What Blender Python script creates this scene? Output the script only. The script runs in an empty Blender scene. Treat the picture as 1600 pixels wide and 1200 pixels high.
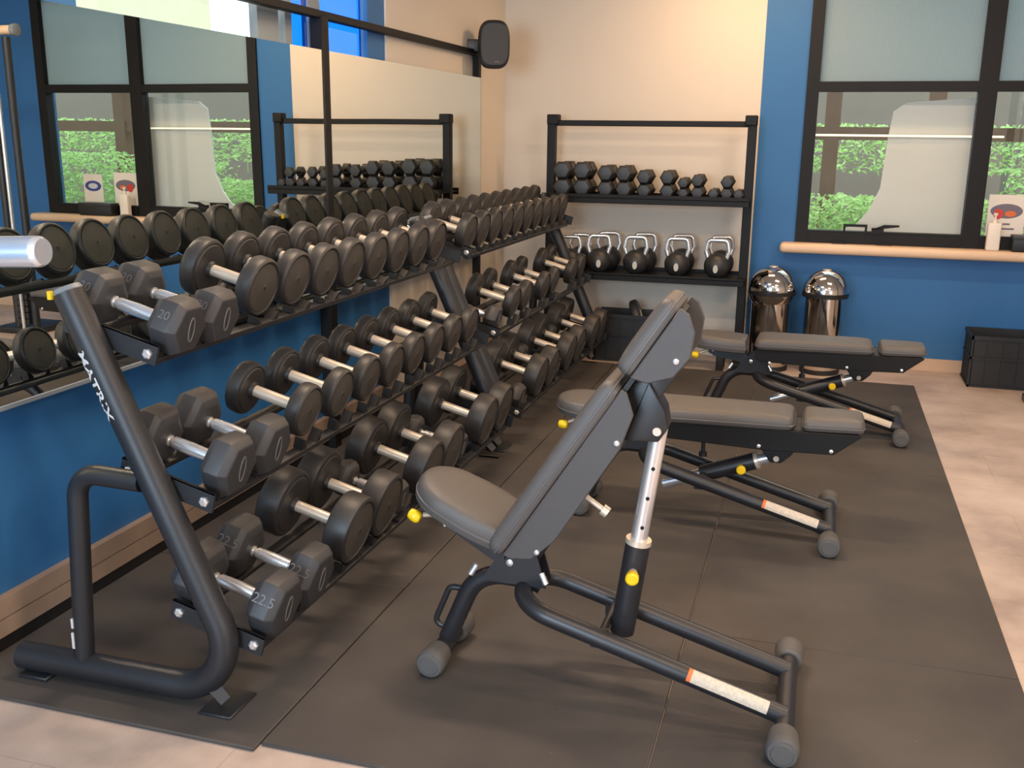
import bpy, bmesh, math, random
from mathutils import Vector, Matrix
random.seed(7)
PI = math.pi
COL = bpy.context.scene.collection
SC = bpy.context.scene

# ------------------------------------------------------------------ camera, light, exposure
def make_camera():
    yaw, pitch, roll, f = -0.292502380, 0.243366643, 0.0111858643, 1565.35743
    cy, sy, cp, sp = math.cos(yaw), math.sin(yaw), math.cos(pitch), math.sin(pitch)
    fw = Vector((sy*cp, cy*cp, -sp)); r = Vector((cy, -sy, 0)); u = r.cross(fw)
    c, s = math.cos(roll), math.sin(roll)
    r2 = c*r + s*u; u2 = -s*r + c*u
    m = Matrix((r2, u2, -fw)).transposed().to_4x4()
    m.translation = Vector((0, 0, 1.59))
    cam = bpy.data.cameras.new('camera'); o = bpy.data.objects.new('camera', cam)
    COL.objects.link(o); o.matrix_world = m
    cam.sensor_fit = 'HORIZONTAL'; cam.sensor_width = 36.0
    cam.lens = 36.0*f/1600.0; cam.clip_start = 0.05; cam.clip_end = 200
    SC.camera = o
make_camera()

w = bpy.data.worlds.new('world'); SC.world = w; w.use_nodes = True
bg = w.node_tree.nodes['Background']
bg.inputs[0].default_value = (0.80, 0.93, 1.0, 1); bg.inputs[1].default_value = 2.4

def area(name, loc, target, sx, sy, energy, color, spread=PI):
    l = bpy.data.lights.new(name, 'AREA'); l.shape = 'RECTANGLE'
    l.size = sx; l.size_y = sy; l.energy = energy; l.color = color; l.spread = spread
    o = bpy.data.objects.new(name, l); COL.objects.link(o); o.location = loc
    d = Vector(target) - Vector(loc)
    o.rotation_euler = d.to_track_quat('-Z', 'Y').to_euler()
    return o
# daylight coming in through the windows behind and beside the camera
area('daylight_rear_window', (-1.37, -2.92, 1.75), (-1.37, 3, 0.9), 1.8, 1.5, 225, (0.62, 0.81, 1.0))
area('daylight_right_window', (4.42, -1.5, 1.75), (-1, 3.2, 0.4), 2.4, 1.5, 80, (0.95, 0.95, 1.0))
# warm ceiling lamps
LAMPS = [(-0.55, 6.75), (0.9, 5.4), (-1.3, 3.5), (1.6, 2.9), (0.2, 1.2), (2.2, 0.2)]
for i, (lx, ly) in enumerate(LAMPS):
    area('ceiling_lamp_light', (lx, ly, 2.93), (lx, ly, 0), 0.9, 0.16, ([27, 40, 56, 40, 40, 40][i]), ((1.0, 0.73, 0.51) if i else (1.0, 0.62, 0.32)))
SC.view_settings.view_transform = 'Standard'; SC.view_settings.look = 'None'
SC.view_settings.exposure = 0.0; SC.view_settings.gamma = 1.0
SC.view_settings.use_curve_mapping = False

# ------------------------------------------------------------------ materials
def lin(c):
    return tuple(((v/255)/12.92 if v/255 <= .04045 else ((v/255+.055)/1.055)**2.4) for v in c)
MATS = {}
def mat(name, rgb, rough=.5, metal=0., bump=0., bscale=200., var=0., vscale=6., spec=.5, coat=0., rv=0.):
    m = bpy.data.materials.new(name); m.use_nodes = True; nt = m.node_tree; N = nt.nodes; L = nt.links
    b = N['Principled BSDF']; c = (*lin(rgb), 1)
    b.inputs['Base Color'].default_value = c; b.inputs['Roughness'].default_value = rough
    b.inputs['Metallic'].default_value = metal; b.inputs['Specular IOR Level'].default_value = spec
    b.inputs['Coat Weight'].default_value = coat
    tc = N.new('ShaderNodeTexCoord')
    if var or rv:
        n = N.new('ShaderNodeTexNoise'); n.inputs['Scale'].default_value = vscale; n.inputs['Detail'].default_value = 4
        L.new(tc.outputs['Object'], n.inputs['Vector'])
        if var:
            mx = N.new('ShaderNodeMix'); mx.data_type = 'RGBA'
            mx.inputs[6].default_value = (*[v*(1-var) for v in c[:3]], 1)
            mx.inputs[7].default_value = (*[min(1, v*(1+var)) for v in c[:3]], 1)
            L.new(n.outputs['Fac'], mx.inputs[0]); L.new(mx.outputs[2], b.inputs['Base Color'])
        if rv:
            mr = N.new('ShaderNodeMapRange'); mr.inputs[3].default_value = max(0, rough-rv); mr.inputs[4].default_value = rough+rv
            L.new(n.outputs['Fac'], mr.inputs[0]); L.new(mr.outputs[0], b.inputs['Roughness'])
    if bump:
        n2 = N.new('ShaderNodeTexNoise'); n2.inputs['Scale'].default_value = bscale; n2.inputs['Detail'].default_value = 3
        L.new(tc.outputs['Object'], n2.inputs['Vector'])
        bp = N.new('ShaderNodeBump'); bp.inputs['Strength'].default_value = bump; bp.inputs['Distance'].default_value = .002
        L.new(n2.outputs['Fac'], bp.inputs['Height']); L.new(bp.outputs[0], b.inputs['Normal'])
    MATS[name] = m; return m
mat('powder_black', (38, 38, 41), .38, bump=.15, bscale=500, rv=.06)
mat('rack_black', (36, 37, 40), .42, bump=.15, bscale=500, rv=.06)
mat('frame_black', (20, 19, 19), .55, bump=.1, bscale=300, spec=.28)
mat('rubber', (44, 43, 43), .46, bump=.25, bscale=350, var=.12, vscale=30)
mat('hex_rubber', (52, 52, 54), .5, bump=.3, bscale=300, var=.12, vscale=25)
mat('end_face', (66, 62, 57), .7, bump=.3, bscale=250, var=.1, vscale=40)
mat('urethane_cap', (84, 82, 80), .65, bump=.2, bscale=300, var=.08)
mat('chrome', (232, 232, 232), .24, .75, rv=.04, vscale=30)
mat('satin_steel', (214, 200, 182), .34, .45, rv=.08, vscale=40)
mat('bin_steel', (205, 200, 195), .09, 1., rv=.03, vscale=5)
mat('vinyl', (84, 80, 77), .42, bump=.35, bscale=700, var=.06, vscale=12)
mat('piping', (96, 94, 94), .4, bump=.1)
mat('yellow', (236, 196, 20), .35, bump=.05)
mat('white_plastic', (232, 222, 208), .4, bump=.05)
mat('black_plastic', (28, 28, 29), .5, bump=.2, bscale=200, var=.1)
mat('wall_blue', (42, 104, 160), .55, bump=.15, bscale=120, var=.05, vscale=2)
mat('wall_pale', (214, 203, 188), .75, bump=.15, bscale=150, var=.02, vscale=2)
mat('ceiling_white', (225, 222, 216), .8, bump=.1, bscale=100, var=.02)
mat('wood_sill', (222, 190, 158), .42, bump=.05, bscale=60, var=.07, vscale=9)
mat('skirting', (150, 128, 110), .5, bump=.1, bscale=80, var=.12, vscale=14)
mat('skirting_pale', (200, 172, 148), .5, bump=.1, bscale=80, var=.06, vscale=14)
mat('sticker', (196, 184, 166), .6, var=.35, vscale=110)
mat('orange', (220, 110, 50), .5, var=.05)
mat('label_grey', (190, 186, 176), .5, var=.15, vscale=90)
mat('vinyl_side', (74, 71, 70), .5, bump=.3, bscale=700, var=.05)
mat('print_white', (205, 205, 205), .5, var=.05)
mat('print_grey', (100, 99, 98), .5, var=.08, vscale=60)
mat('dark_gap', (12, 12, 12), .8, var=.1)
mat('red_print', (205, 60, 45), .5, var=.15, vscale=60)
mat('blue_print', (52, 74, 140), .5, var=.15, vscale=60)
mat('grey_print', (112, 104, 116), .5, var=.3, vscale=50)
mat('board_beige', (226, 224, 220), .7, var=.05, vscale=3, bump=.1)
mat('bark', (110, 80, 60), .8, bump=.4, bscale=40, var=.2)
mat('far_wall', (246, 236, 200), .8, bump=.2, bscale=60, var=.05)
mat('far_grey', (140, 128, 118), .8, bump=.2, bscale=60, var=.1)
mat('ground_out', (120, 118, 112), .9, bump=.3, bscale=30, var=.15)
mat('grey_metal', (120, 128, 134), .5, bump=.1, var=.04)
mat('leaf_green', (190, 245, 140), .6, var=.4, vscale=9)
mat('leaf_dark', (70, 120, 60), .6, var=.4, vscale=9)

def mirror_mat():
    m = bpy.data.materials.new('mirror_glass'); m.use_nodes = True; nt = m.node_tree; N = nt.nodes
    b = N['Principled BSDF']; b.inputs['Base Color'].default_value = (.80, .86, .84, 1)
    b.inputs['Metallic'].default_value = 1; b.inputs['Roughness'].default_value = 0.004
    tc = N.new('ShaderNodeTexCoord'); n = N.new('ShaderNodeTexNoise'); n.inputs['Scale'].default_value = .9; n.inputs['Detail'].default_value = 0
    bp = N.new('ShaderNodeBump'); bp.inputs['Strength'].default_value = .12; bp.inputs['Distance'].default_value = .01
    nt.links.new(tc.outputs['Object'], n.inputs['Vector']); nt.links.new(n.outputs['Fac'], bp.inputs['Height']); nt.links.new(bp.outputs[0], b.inputs['Normal'])
    MATS['mirror'] = m
mirror_mat()
def glass_mat(name, tint, gloss=.08):
    m = bpy.data.materials.new(name); m.use_nodes = True; nt = m.node_tree; N = nt.nodes; L = nt.links
    N.remove(N['Principled BSDF']); out = N['Material Output']
    t = N.new('ShaderNodeBsdfTransparent'); t.inputs[0].default_value = (*tint, 1)
    g = N.new('ShaderNodeBsdfGlossy'); g.inputs['Roughness'].default_value = .02
    lw = N.new('ShaderNodeLayerWeight'); pw = N.new('ShaderNodeMath'); pw.operation = 'POWER'; pw.inputs[1].default_value = 4
    L.new(lw.outputs['Facing'], pw.inputs[0]); f = N.new('ShaderNodeMath'); f.operation = 'MULTIPLY_ADD'; f.inputs[1].default_value = .7; f.inputs[2].default_value = .03; L.new(pw.outputs[0], f.inputs[0])
    nz = N.new('ShaderNodeTexNoise'); nz.inputs['Scale'].default_value = 3
    mp = N.new('ShaderNodeMapRange'); mp.inputs[3].default_value = .0; mp.inputs[4].default_value = gloss
    ad = N.new('ShaderNodeMath'); ad.operation = 'ADD'
    L.new(nz.outputs['Fac'], mp.inputs[0]); L.new(f.outputs[0], ad.inputs[0]); L.new(mp.outputs[0], ad.inputs[1])
    mx = N.new('ShaderNodeMixShader'); L.new(ad.outputs[0], mx.inputs[0]); L.new(t.outputs[0], mx.inputs[1]); L.new(g.outputs[0], mx.inputs[2])
    L.new(mx.outputs[0], out.inputs[0]); MATS[name] = m
glass_mat('glass', (.96, .98, .97)); glass_mat('blue_film', (.09, .42, .92), .02)
def ribbed_mat():
    m = bpy.data.materials.new('ribbed_glass'); m.use_nodes = True; nt = m.node_tree; N = nt.nodes; L = nt.links
    N.remove(N['Principled BSDF']); out = N['Material Output']
    tr = N.new('ShaderNodeBsdfTranslucent'); df = N.new('ShaderNodeBsdfDiffuse'); mx = N.new('ShaderNodeMixShader'); mx.inputs[0].default_value = .45
    tc = N.new('ShaderNodeTexCoord'); wv = N.new('ShaderNodeTexWave'); wv.inputs['Scale'].default_value = 22; wv.inputs['Distortion'].default_value = .2
    cr = N.new('ShaderNodeMix'); cr.data_type = 'RGBA'; cr.inputs[6].default_value = (.42, .51, .53, 1); cr.inputs[7].default_value = (.50, .59, .61, 1)
    L.new(tc.outputs['Object'], wv.inputs['Vector']); L.new(wv.outputs['Fac'], cr.inputs[0])
    L.new(cr.outputs[2], tr.inputs[0]); L.new(cr.outputs[2], df.inputs[0])
    L.new(tr.outputs[0], mx.inputs[1]); L.new(df.outputs[0], mx.inputs[2]); L.new(mx.outputs[0], out.inputs[0]); MATS['ribbed'] = m
ribbed_mat()
def mat_rubber_floor():
    m = bpy.data.materials.new('rubber_mat'); m.use_nodes = True; nt = m.node_tree; N = nt.nodes; L = nt.links
    b = N['Principled BSDF']; b.inputs['Roughness'].default_value = .72; b.inputs['Specular IOR Level'].default_value = .35
    g = N.new('ShaderNodeNewGeometry')
    n1 = N.new('ShaderNodeTexNoise'); n1.inputs['Scale'].default_value = 2.2; n1.inputs['Detail'].default_value = 6
    n2 = N.new('ShaderNodeTexNoise'); n2.inputs['Scale'].default_value = 180; n2.inputs['Detail'].default_value = 2
    mx = N.new('ShaderNodeMix'); mx.data_type = 'RGBA'; mx.inputs[6].default_value = (*lin((60, 56, 54)), 1); mx.inputs[7].default_value = (*lin((79, 74, 70)), 1)
    L.new(g.outputs['Position'], n1.inputs['Vector']); L.new(g.outputs['Position'], n2.inputs['Vector'])
    mp = N.new('ShaderNodeMapRange'); mp.inputs[1].default_value = .3; mp.inputs[2].default_value = .7
    L.new(n1.outputs['Fac'], mp.inputs[0]); L.new(mp.outputs[0], mx.inputs[0])
    v = N.new('ShaderNodeTexVoronoi'); v.inputs['Scale'].default_value = 9; L.new(g.outputs['Position'], v.inputs['Vector'])
    lt = N.new('ShaderNodeMath'); lt.operation = 'LESS_THAN'; lt.inputs[1].default_value = .022; L.new(v.outputs['Distance'], lt.inputs[0])
    ml = N.new('ShaderNodeMath'); ml.operation = 'MULTIPLY'; ml.inputs[1].default_value = .25; L.new(lt.outputs[0], ml.inputs[0])
    m2 = N.new('ShaderNodeMix'); m2.data_type = 'RGBA'; m2.inputs[7].default_value = (*lin((150, 140, 128)), 1)
    L.new(ml.outputs[0], m2.inputs[0]); L.new(mx.outputs[2], m2.inputs[6]); L.new(m2.outputs[2], b.inputs['Base Color'])
    bp = N.new('ShaderNodeBump'); bp.inputs['Strength'].default_value = .3; bp.inputs['Distance'].default_value = .002
    L.new(n2.outputs['Fac'], bp.inputs['Height']); L.new(bp.outputs[0], b.inputs['Normal']); MATS['rubber_mat'] = m
mat_rubber_floor()
def mat_floor():
    m = bpy.data.materials.new('concrete_look_floor'); m.use_nodes = True; nt = m.node_tree; N = nt.nodes; L = nt.links
    b = N['Principled BSDF']; b.inputs['Roughness'].default_value = .42
    g = N.new('ShaderNodeNewGeometry')
    n1 = N.new('ShaderNodeTexNoise'); n1.inputs['Scale'].default_value = 1.8; n1.inputs['Detail'].default_value = 7; n1.inputs['Roughness'].default_value = .6
    r = N.new('ShaderNodeValToRGB'); e = r.color_ramp.elements
    e[0].position = .3; e[0].color = (*lin((150, 132, 122)), 1); e[1].position = .72; e[1].color = (*lin((206, 190, 178)), 1)
    k = e.new(.5); k.color = (*lin((184, 166, 154)), 1)
    L.new(g.outputs['Position'], n1.inputs['Vector']); L.new(n1.outputs['Fac'], r.inputs[0])
    br = N.new('ShaderNodeTexBrick'); br.inputs['Scale'].default_value = 1; br.inputs['Brick Width'].default_value = .92; br.inputs['Row Height'].default_value = .46
    br.inputs['Mortar Size'].default_value = .0022; br.inputs['Color1'].default_value = (1, 1, 1, 1); br.inputs['Color2'].default_value = (.94, .94, .94, 1); br.inputs['Mortar'].default_value = (.8, .78, .76, 1)
    L.new(g.outputs['Position'], br.inputs['Vector'])
    mx = N.new('ShaderNodeMix'); mx.data_type = 'RGBA'; mx.blend_type = 'MULTIPLY'; mx.inputs[0].default_value = 1
    L.new(r.outputs[0], mx.inputs[6]); L.new(br.outputs['Color'], mx.inputs[7]); L.new(mx.outputs[2], b.inputs['Base Color']); MATS['floor'] = m
mat_floor()
def emis(name, rgb, s):
    m = bpy.data.materials.new(name); m.use_nodes = True; N = m.node_tree.nodes; b = N['Principled BSDF']
    b.inputs['Base Color'].default_value = (*rgb, 1); b.inputs['Emission Color'].default_value = (*rgb, 1); b.inputs['Emission Strength'].default_value = s
    MATS[name] = m
emis('lamp_glow', (1.0, .78, .52), 9.0); emis('reflection_glow', (1.0, .88, .66), 1.1)  # the second is the glow of the added strip reflection at the window

# ------------------------------------------------------------------ mesh helpers
class MB:
    def __init__(s): s.v = []; s.f = []
    def add(s, vs, fs):
        n = len(s.v); s.v += [Vector(v) for v in vs]; s.f += [[i+n for i in f] for f in fs]; return s
    def box(s, a, b, mtx=None):
        x0, y0, z0 = a; x1, y1, z1 = b
        vs = [Vector(p) for p in ((x0,y0,z0),(x1,y0,z0),(x1,y1,z0),(x0,y1,z0),(x0,y0,z1),(x1,y0,z1),(x1,y1,z1),(x0,y1,z1))]
        if mtx: vs = [mtx @ v for v in vs]
        return s.add(vs, [(0,3,2,1),(4,5,6,7),(0,1,5,4),(1,2,6,5),(2,3,7,6),(3,0,4,7)])
    def prism(s, poly, axis, a, b):           # polygon in the other two axes, extruded along axis
        def mk(p, t):
            return {'x': (t, p[0], p[1]), 'y': (p[0], t, p[1]), 'z': (p[0], p[1], t)}[axis]
        n = len(poly); vs = [mk(p, a) for p in poly] + [mk(p, b) for p in poly]
        return s.add(vs, [list(range(n))[::-1], list(range(n, 2*n))] + [(i, (i+1) % n, n+(i+1) % n, n+i) for i in range(n)])
    def tube(s, pts, r, seg=16, cap=True, closed=False):
        pts = [Vector(p) for p in pts]; n = len(pts)
        rs = r if isinstance(r, (list, tuple)) else [r]*n
        t0 = (pts[1]-pts[0]).normalized(); up = Vector((0, 0, 1)) if abs(t0.z) < .9 else Vector((1, 0, 0))
        nrm = (up - t0*up.dot(t0)).normalized(); rings = []
        for i, p in enumerate(pts):
            if closed: t = (pts[(i+1) % n]-pts[i-1]).normalized()
            else: t = ((pts[min(i+1, n-1)]-pts[i]).normalized() + (pts[i]-pts[max(i-1, 0)]).normalized()).normalized()
            nrm = (nrm - t*nrm.dot(t)).normalized(); bn = t.cross(nrm)
            rings.append([p + (nrm*math.cos(2*PI*k/seg) + bn*math.sin(2*PI*k/seg))*rs[i] for k in range(seg)])
        vs = [v for rg in rings for v in rg]; fs = []
        m = n if closed else n-1
        for i in range(m):
            j = (i+1) % n
            for k in range(seg):
                k2 = (k+1) % seg; fs.append((i*seg+k, i*seg+k2, j*seg+k2, j*seg+k))
        if cap and not closed: fs += [list(range(seg))[::-1], [(n-1)*seg+k for k in range(seg)]]
        return s.add(vs, fs)
    def lathe(s, prof, axis='x', c=(0, 0, 0), seg=32, cap=True):   # prof: (t, r)
        c = Vector(c); vs = []; fs = []; n = len(prof)
        for t, r in prof:
            for k in range(seg):
                a = 2*PI*k/seg; p, q = r*math.cos(a), r*math.sin(a)
                vs.append(c + Vector({'x': (t, p, q), 'y': (p, t, q), 'z': (p, q, t)}[axis]))
        for i in range(n-1):
            for k in range(seg):
                k2 = (k+1) % seg; fs.append((i*seg+k, i*seg+k2, (i+1)*seg+k2, (i+1)*seg+k))
        if cap: fs += [list(range(seg))[::-1], [(n-1)*seg+k for k in range(seg)]]
        return s.add(vs, fs)
    def xf(s, m): s.v = [m @ v for v in s.v]; return s
    def build(s, name, m, parent=None, smooth=True, bevel=0., bseg=2, angle=40):
        me = bpy.data.meshes.new(name); me.from_pydata([tuple(v) for v in s.v], [], s.f)
        bm = bmesh.new(); bm.from_mesh(me); bmesh.ops.recalc_face_normals(bm, faces=bm.faces)
        if bevel:
            es = [e for e in bm.edges if len(e.link_faces) == 2 and e.calc_face_angle(0) > math.radians(angle)]
            bmesh.ops.bevel(bm, geom=es, offset=bevel, segments=bseg, affect='EDGES', profile=.5, clamp_overlap=True)
        if smooth:
            for f in bm.faces: f.smooth = True
            for e in bm.edges:
                if len(e.link_faces) == 2 and e.calc_face_angle(0) > math.radians(38): e.smooth = False
        bm.to_mesh(me); bm.free(); me.materials.append(MATS[m])
        o = bpy.data.objects.new(name, me); COL.objects.link(o)
        if parent: o.parent = parent
        return o
def B(a, b): return MB().box(a, b)
def fillet(pts, rad, n=7):
    pts = [Vector(p) for p in pts]; out = [pts[0]]
    rads = rad if isinstance(rad, (list, tuple)) else [rad]*(len(pts)-2)
    for i in range(1, len(pts)-1):
        a, b, c = pts[i-1], pts[i], pts[i+1]; u = (a-b).normalized(); v = (c-b).normalized()
        ang = u.angle(v); d = min(rads[i-1]/math.tan(ang/2), (a-b).length*.49, (c-b).length*.49); r = d*math.tan(ang/2)
        p0 = b+u*d; ctr = b+(u+v).normalized()*(r/math.sin(ang/2)); s0 = p0-ctr; s1 = (b+v*d)-ctr
        tot = s0.angle(s1)
        for k in range(n+1):
            t = k/n; sn = math.sin(tot)
            out.append(ctr + (s0*math.sin((1-t)*tot) + s1*math.sin(t*tot))/sn if sn > 1e-5 else p0)
    out.append(pts[-1]); return out
def empty(name, loc=(0, 0, 0), rot=(0, 0, 0)):
    o = bpy.data.objects.new(name, None); COL.objects.link(o); o.location = loc; o.rotation_euler = rot
    o.empty_display_size = .1; return o
def tag(o, label, cat, group=None, kind=None):
    o['label'] = label; o['category'] = cat
    if group: o['group'] = group
    if kind: o['kind'] = kind
    return o
def struct(name, mb, m, **k):
    o = mb.build(name, m, **k); o['kind'] = 'structure'; return o
def kids(o): return [c for c in bpy.data.objects if c.parent == o]
CH = {}
def reg(root):                      # remember the tree of a thing, so that it can be copied quickly
    def walk(o): return (o, [walk(c) for c in kids(o)])
    CH[root.name] = walk(root); return root
def copy_thing(root):
    def cp(node, parent):
        o, ch = node; c = o.copy(); COL.objects.link(c); c.parent = parent
        for h in ch: cp(h, c)
        return c
    return cp(CH[root.name], None)
def text_mesh(s, size, bold=0.):
    cu = bpy.data.curves.new('t', 'FONT'); cu.body = s; cu.size = size; cu.align_x = 'CENTER'; cu.align_y = 'CENTER'; cu.offset = bold
    o = bpy.data.objects.new('t', cu); COL.objects.link(o); dg = bpy.context.evaluated_depsgraph_get()
    me = bpy.data.meshes.new_from_object(o.evaluated_get(dg)); vs = [v.co.copy() for v in me.vertices]; fs = [list(p.vertices) for p in me.polygons]
    bpy.data.objects.remove(o); bpy.data.curves.remove(cu); bpy.data.meshes.remove(me); return vs, fs
def text_solid(s, size, place, th=.001, bold=0.):
    """place(u, v, h) -> point; h is the height above the surface"""
    vs, fs = text_mesh(s, size, bold); mb = MB(); mb.add([place(v.x, v.y, th) for v in vs], fs)
    return mb

# ------------------------------------------------------------------ the setting
XL, YB, XR, YF, ZC, FZ = -2.37, 7.554, 4.5, -3.0, 2.95, -.012
struct('floor', B((XL-.2, YF-.2, FZ-.1), (XR+.2, YB+.2, FZ)), 'floor', smooth=False)
struct('ceiling', B((XL-.2, YF-.2, ZC), (XR+.2, YB+.2, ZC+.1)), 'ceiling_white', smooth=False)
# left wall: blue, with a high window behind the mirror; pale towards the corner
YS = 5.36; wl = MB()
wl.box((XL-.15, YF, FZ), (XL, YS, 1.88)); wl.box((XL-.15, YF, 2.62), (XL, YS, ZC))
wl.box((XL-.15, YF, 1.88), (XL, 2.9, 2.62)); wl.box((XL-.05, 5.14, 1.88), (XL, YS, 2.62))
struct('wall_left', wl, 'wall_blue', smooth=False)
struct('wall_left', B((XL-.05, YS, FZ), (XL+.012, YB, ZC)), 'wall_pale', smooth=False)
o = struct('window_1', MB().box((XL-.06, 4.30, 1.92), (XL-.02, 4.36, 2.58)).box((XL-.06, 4.53, 1.92), (XL-.02, 4.64, 2.58)).box((XL-.1, 2.92, 1.88), (XL-.02, 5.14, 1.92)).box((XL-.1, 2.92, 2.58), (XL-.02, 5.14, 2.62)).box((XL-.06, 4.06, 1.92), (XL-.02, 4.24, 2.58)), 'grey_metal', smooth=False)
for pa, pb in ((4.37, 4.525), (4.645, 5.12)):
    B((XL-.034, pa, 1.92), (XL-.03, pb, 2.58)).build('blue_pane', 'blue_film', o, smooth=False)
B((XL-.07, 2.94, 1.92), (XL-.06, 4.06, 2.58)).build('clear_pane', 'glass', o, smooth=False)
struct('baseboard_left', MB().box((XL, YF, FZ), (XL+.02, YS, .045)), 'black_plastic', smooth=False)
struct('trim_1', MB().box((XL, YF, .045), (XL+.03, YS, .10)).box((XL, YF, .10), (XL+.024, YS, .106)).box((XL, YF, .106), (XL+.03, YS, .168)), 'skirting', smooth=False)
struct('baseboard_left', B((XL+.012, YS, FZ), (XL+.028, YB, .10)), 'skirting_pale', smooth=False)
# back wall with the big window
WX0, WX1, WZ0, WZ1 = -.155, 2.02, .868, 2.75
bx = -.459
struct('wall_back', B((XL-.15, YB, FZ), (bx, YB+.2, ZC)), 'wall_pale', smooth=False)
struct('wall_back', MB().box((bx, YB, FZ), (WX0, YB+.2, ZC)).box((WX0, YB, FZ), (WX1, YB+.2, WZ0)).box((WX0, YB, WZ1), (WX1, YB+.2, ZC)).box((WX1, YB, FZ), (XR, YB+.2, ZC)), 'wall_blue', smooth=False)
struct('baseboard_back', MB().box((bx, YB-.014, FZ), (XR, YB, .075)), 'skirting_pale', smooth=False)
wf = MB(); FY0, FY1 = YB-.02, YB+.07
for a, b in (((WX0, WZ0), (WX0+.085, WZ1)), ((.95, WZ0), (1.065, WZ1)), ((WX1-.085, WZ0), (WX1, WZ1))):
    wf.box((a[0], FY0, a[1]), (b[0], FY1, b[1]))
for a0, a1 in ((WX0+.085, .95), (1.065, WX1-.085)):
    wf.box((a0, FY0, WZ0), (a1, FY1, .955)); wf.box((a0, FY0+.003, 1.907), (a1, FY1, 1.974)); wf.box((a0, FY0, WZ1-.08), (a1, FY1, WZ1))
    wf.box((a0+.004, FY0-.012, .872), (a1-.004, FY0-.001, .945))
win = struct('window_2', wf, 'frame_black', smooth=False)
for x0, x1 in ((WX0+.085, .95), (1.065, WX1-.085)):
    B((x0, YB+.03, .955), (x1, YB+.036, 1.907)).build('clear_pane', 'glass', win, smooth=False)
    B((x0, YB+.03, 1.974), (x1, YB+.036, WZ1-.08)).build('ribbed_pane', 'ribbed', win, smooth=False)
h = MB().box((.17, YB-.045, .945), (.185, YB-.02, 1.005)).box((.315, YB-.045, .945), (.33, YB-.02, 1.005)).box((.17, YB-.05, .99), (.33, YB-.03, 1.008))
h.box((.36, YB-.05, .945), (.44, YB-.015, .985)).add([(.36, YB-.05, .975), (.44, YB-.05, 1.01), (.54, YB-.05, 1.01), (.54, YB-.05, .998), (.45, YB-.05, .985), (.36, YB-.035, .975), (.44, YB-.035, 1.01), (.54, YB-.035, 1.01), (.54, YB-.035, .998), (.45, YB-.035, .985)],
      [(0, 1, 2, 3, 4), (9, 8, 7, 6, 5), (0, 5, 6, 1), (1, 6, 7, 2), (2, 7, 8, 3), (3, 8, 9, 4), (4, 9, 5, 0)])
h.build('window_handle', 'frame_black', win, smooth=False)
MB().box((.10, YB-.06, .868), (.2, YB-.035, .885)).box((.40, YB-.06, .868), (.5, YB-.035, .885)).build('window_stay', 'frame_black', win, smooth=False)
sill = MB().box((-.252, YB-.17, .80), (2.12, YB-.0, .868))
struct('trim_2', sill, 'wood_sill', bevel=.028, bseg=4)
struct('wall_right', MB().box((XR, YF, FZ), (XR+.15, -2.8, ZC)).box((XR, -.2, FZ), (XR+.15, YB, ZC)).box((XR, -2.8, FZ), (XR+.15, -.2, .9)).box((XR, -2.8, 2.6), (XR+.15, -.2, ZC)), 'wall_pale', smooth=False)
struct('wall_front', MB().box((XL, YF-.15, FZ), (-2.3, YF, ZC)).box((-.44, YF-.15, FZ), (XR, YF, ZC)).box((-2.3, YF-.15, FZ), (-.44, YF, .9)).box((-2.3, YF-.15, 2.6), (-.44, YF, ZC)), 'wall_pale', smooth=False)
for nm, mb in (('window_3', MB().box((XR+.02, -2.8, .9), (XR+.08, -2.74, 2.6)).box((XR+.02, -1.53, .9), (XR+.08, -1.47, 2.6)).box((XR+.02, -.26, .9), (XR+.08, -.2, 2.6)).box((XR+.02, -2.8, .9), (XR+.08, -.2, .96)).box((XR+.02, -2.8, 2.54), (XR+.08, -.2, 2.6))),
               ('window_4', MB().box((-2.3, YF-.08, .9), (-2.24, YF-.02, 2.6)).box((-1.4, YF-.08, .9), (-1.34, YF-.02, 2.6)).box((-.5, YF-.08, .9), (-.44, YF-.02, 2.6)).box((-2.3, YF-.08, .9), (-.44, YF-.02, .96)).box((-2.3, YF-.08, 2.54), (-.44, YF-.02, 2.6)))):
    struct(nm, mb, 'frame_black', smooth=False)
for (lx, ly) in LAMPS:
    t = empty('ceiling_lamp', (lx, ly, ZC)); tag(t, 'white ceiling lamp ' + {0: 'nearest the pale back wall', 1: 'over the farthest bench', 2: 'over the dumbbell racks', 3: 'right of the middle bench', 4: 'above the camera position', 5: 'farthest to the right rear'}[LAMPS.index((lx, ly))], 'ceiling light', 'ceiling lamps')
    B((-.48, -.11, -.012), (.48, .11, 0)).build('lamp_housing', 'white_plastic', t, smooth=False)
    MB().box((-.46, -.1, -.018), (.46, -.085, -.012)).box((-.46, .085, -.018), (.46, .1, -.012)).build('diffuser', 'lamp_glow', t, smooth=False)

# rubber mats, top surface at z = 0
ROWS = {0: [2.055, 3.08, 5.02, 6.98], 1: [2.085, 4.05, 6.0, 6.985], 2: [2.085, 3.075, 5.02, 6.985]}
XC = [XL+.022, -1.325, -.309, .697]
wc = ['beside the blue wall, under the dumbbell racks', 'in the middle column, under the bench seats', 'in the outer column, beside the pale floor']
wr = ['nearest', 'middle', 'farthest']
for c in range(3):
    for r in range(3):
        g = .0035 if c == 1 else .001
        x0, x1 = XC[c]+(g if c else 0), XC[c+1]-(.0035 if c == 1 else .001)
        o = B((x0, ROWS[c][r]+.001, FZ), (x1, ROWS[c][r+1]-.001, 0)).build('rubber_mat', 'rubber_mat', bevel=.003, bseg=1)
        tag(o, f'black rubber mat {wc[c]}, {wr[r]} of its column', 'rubber mat', 'rubber floor mats')

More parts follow.
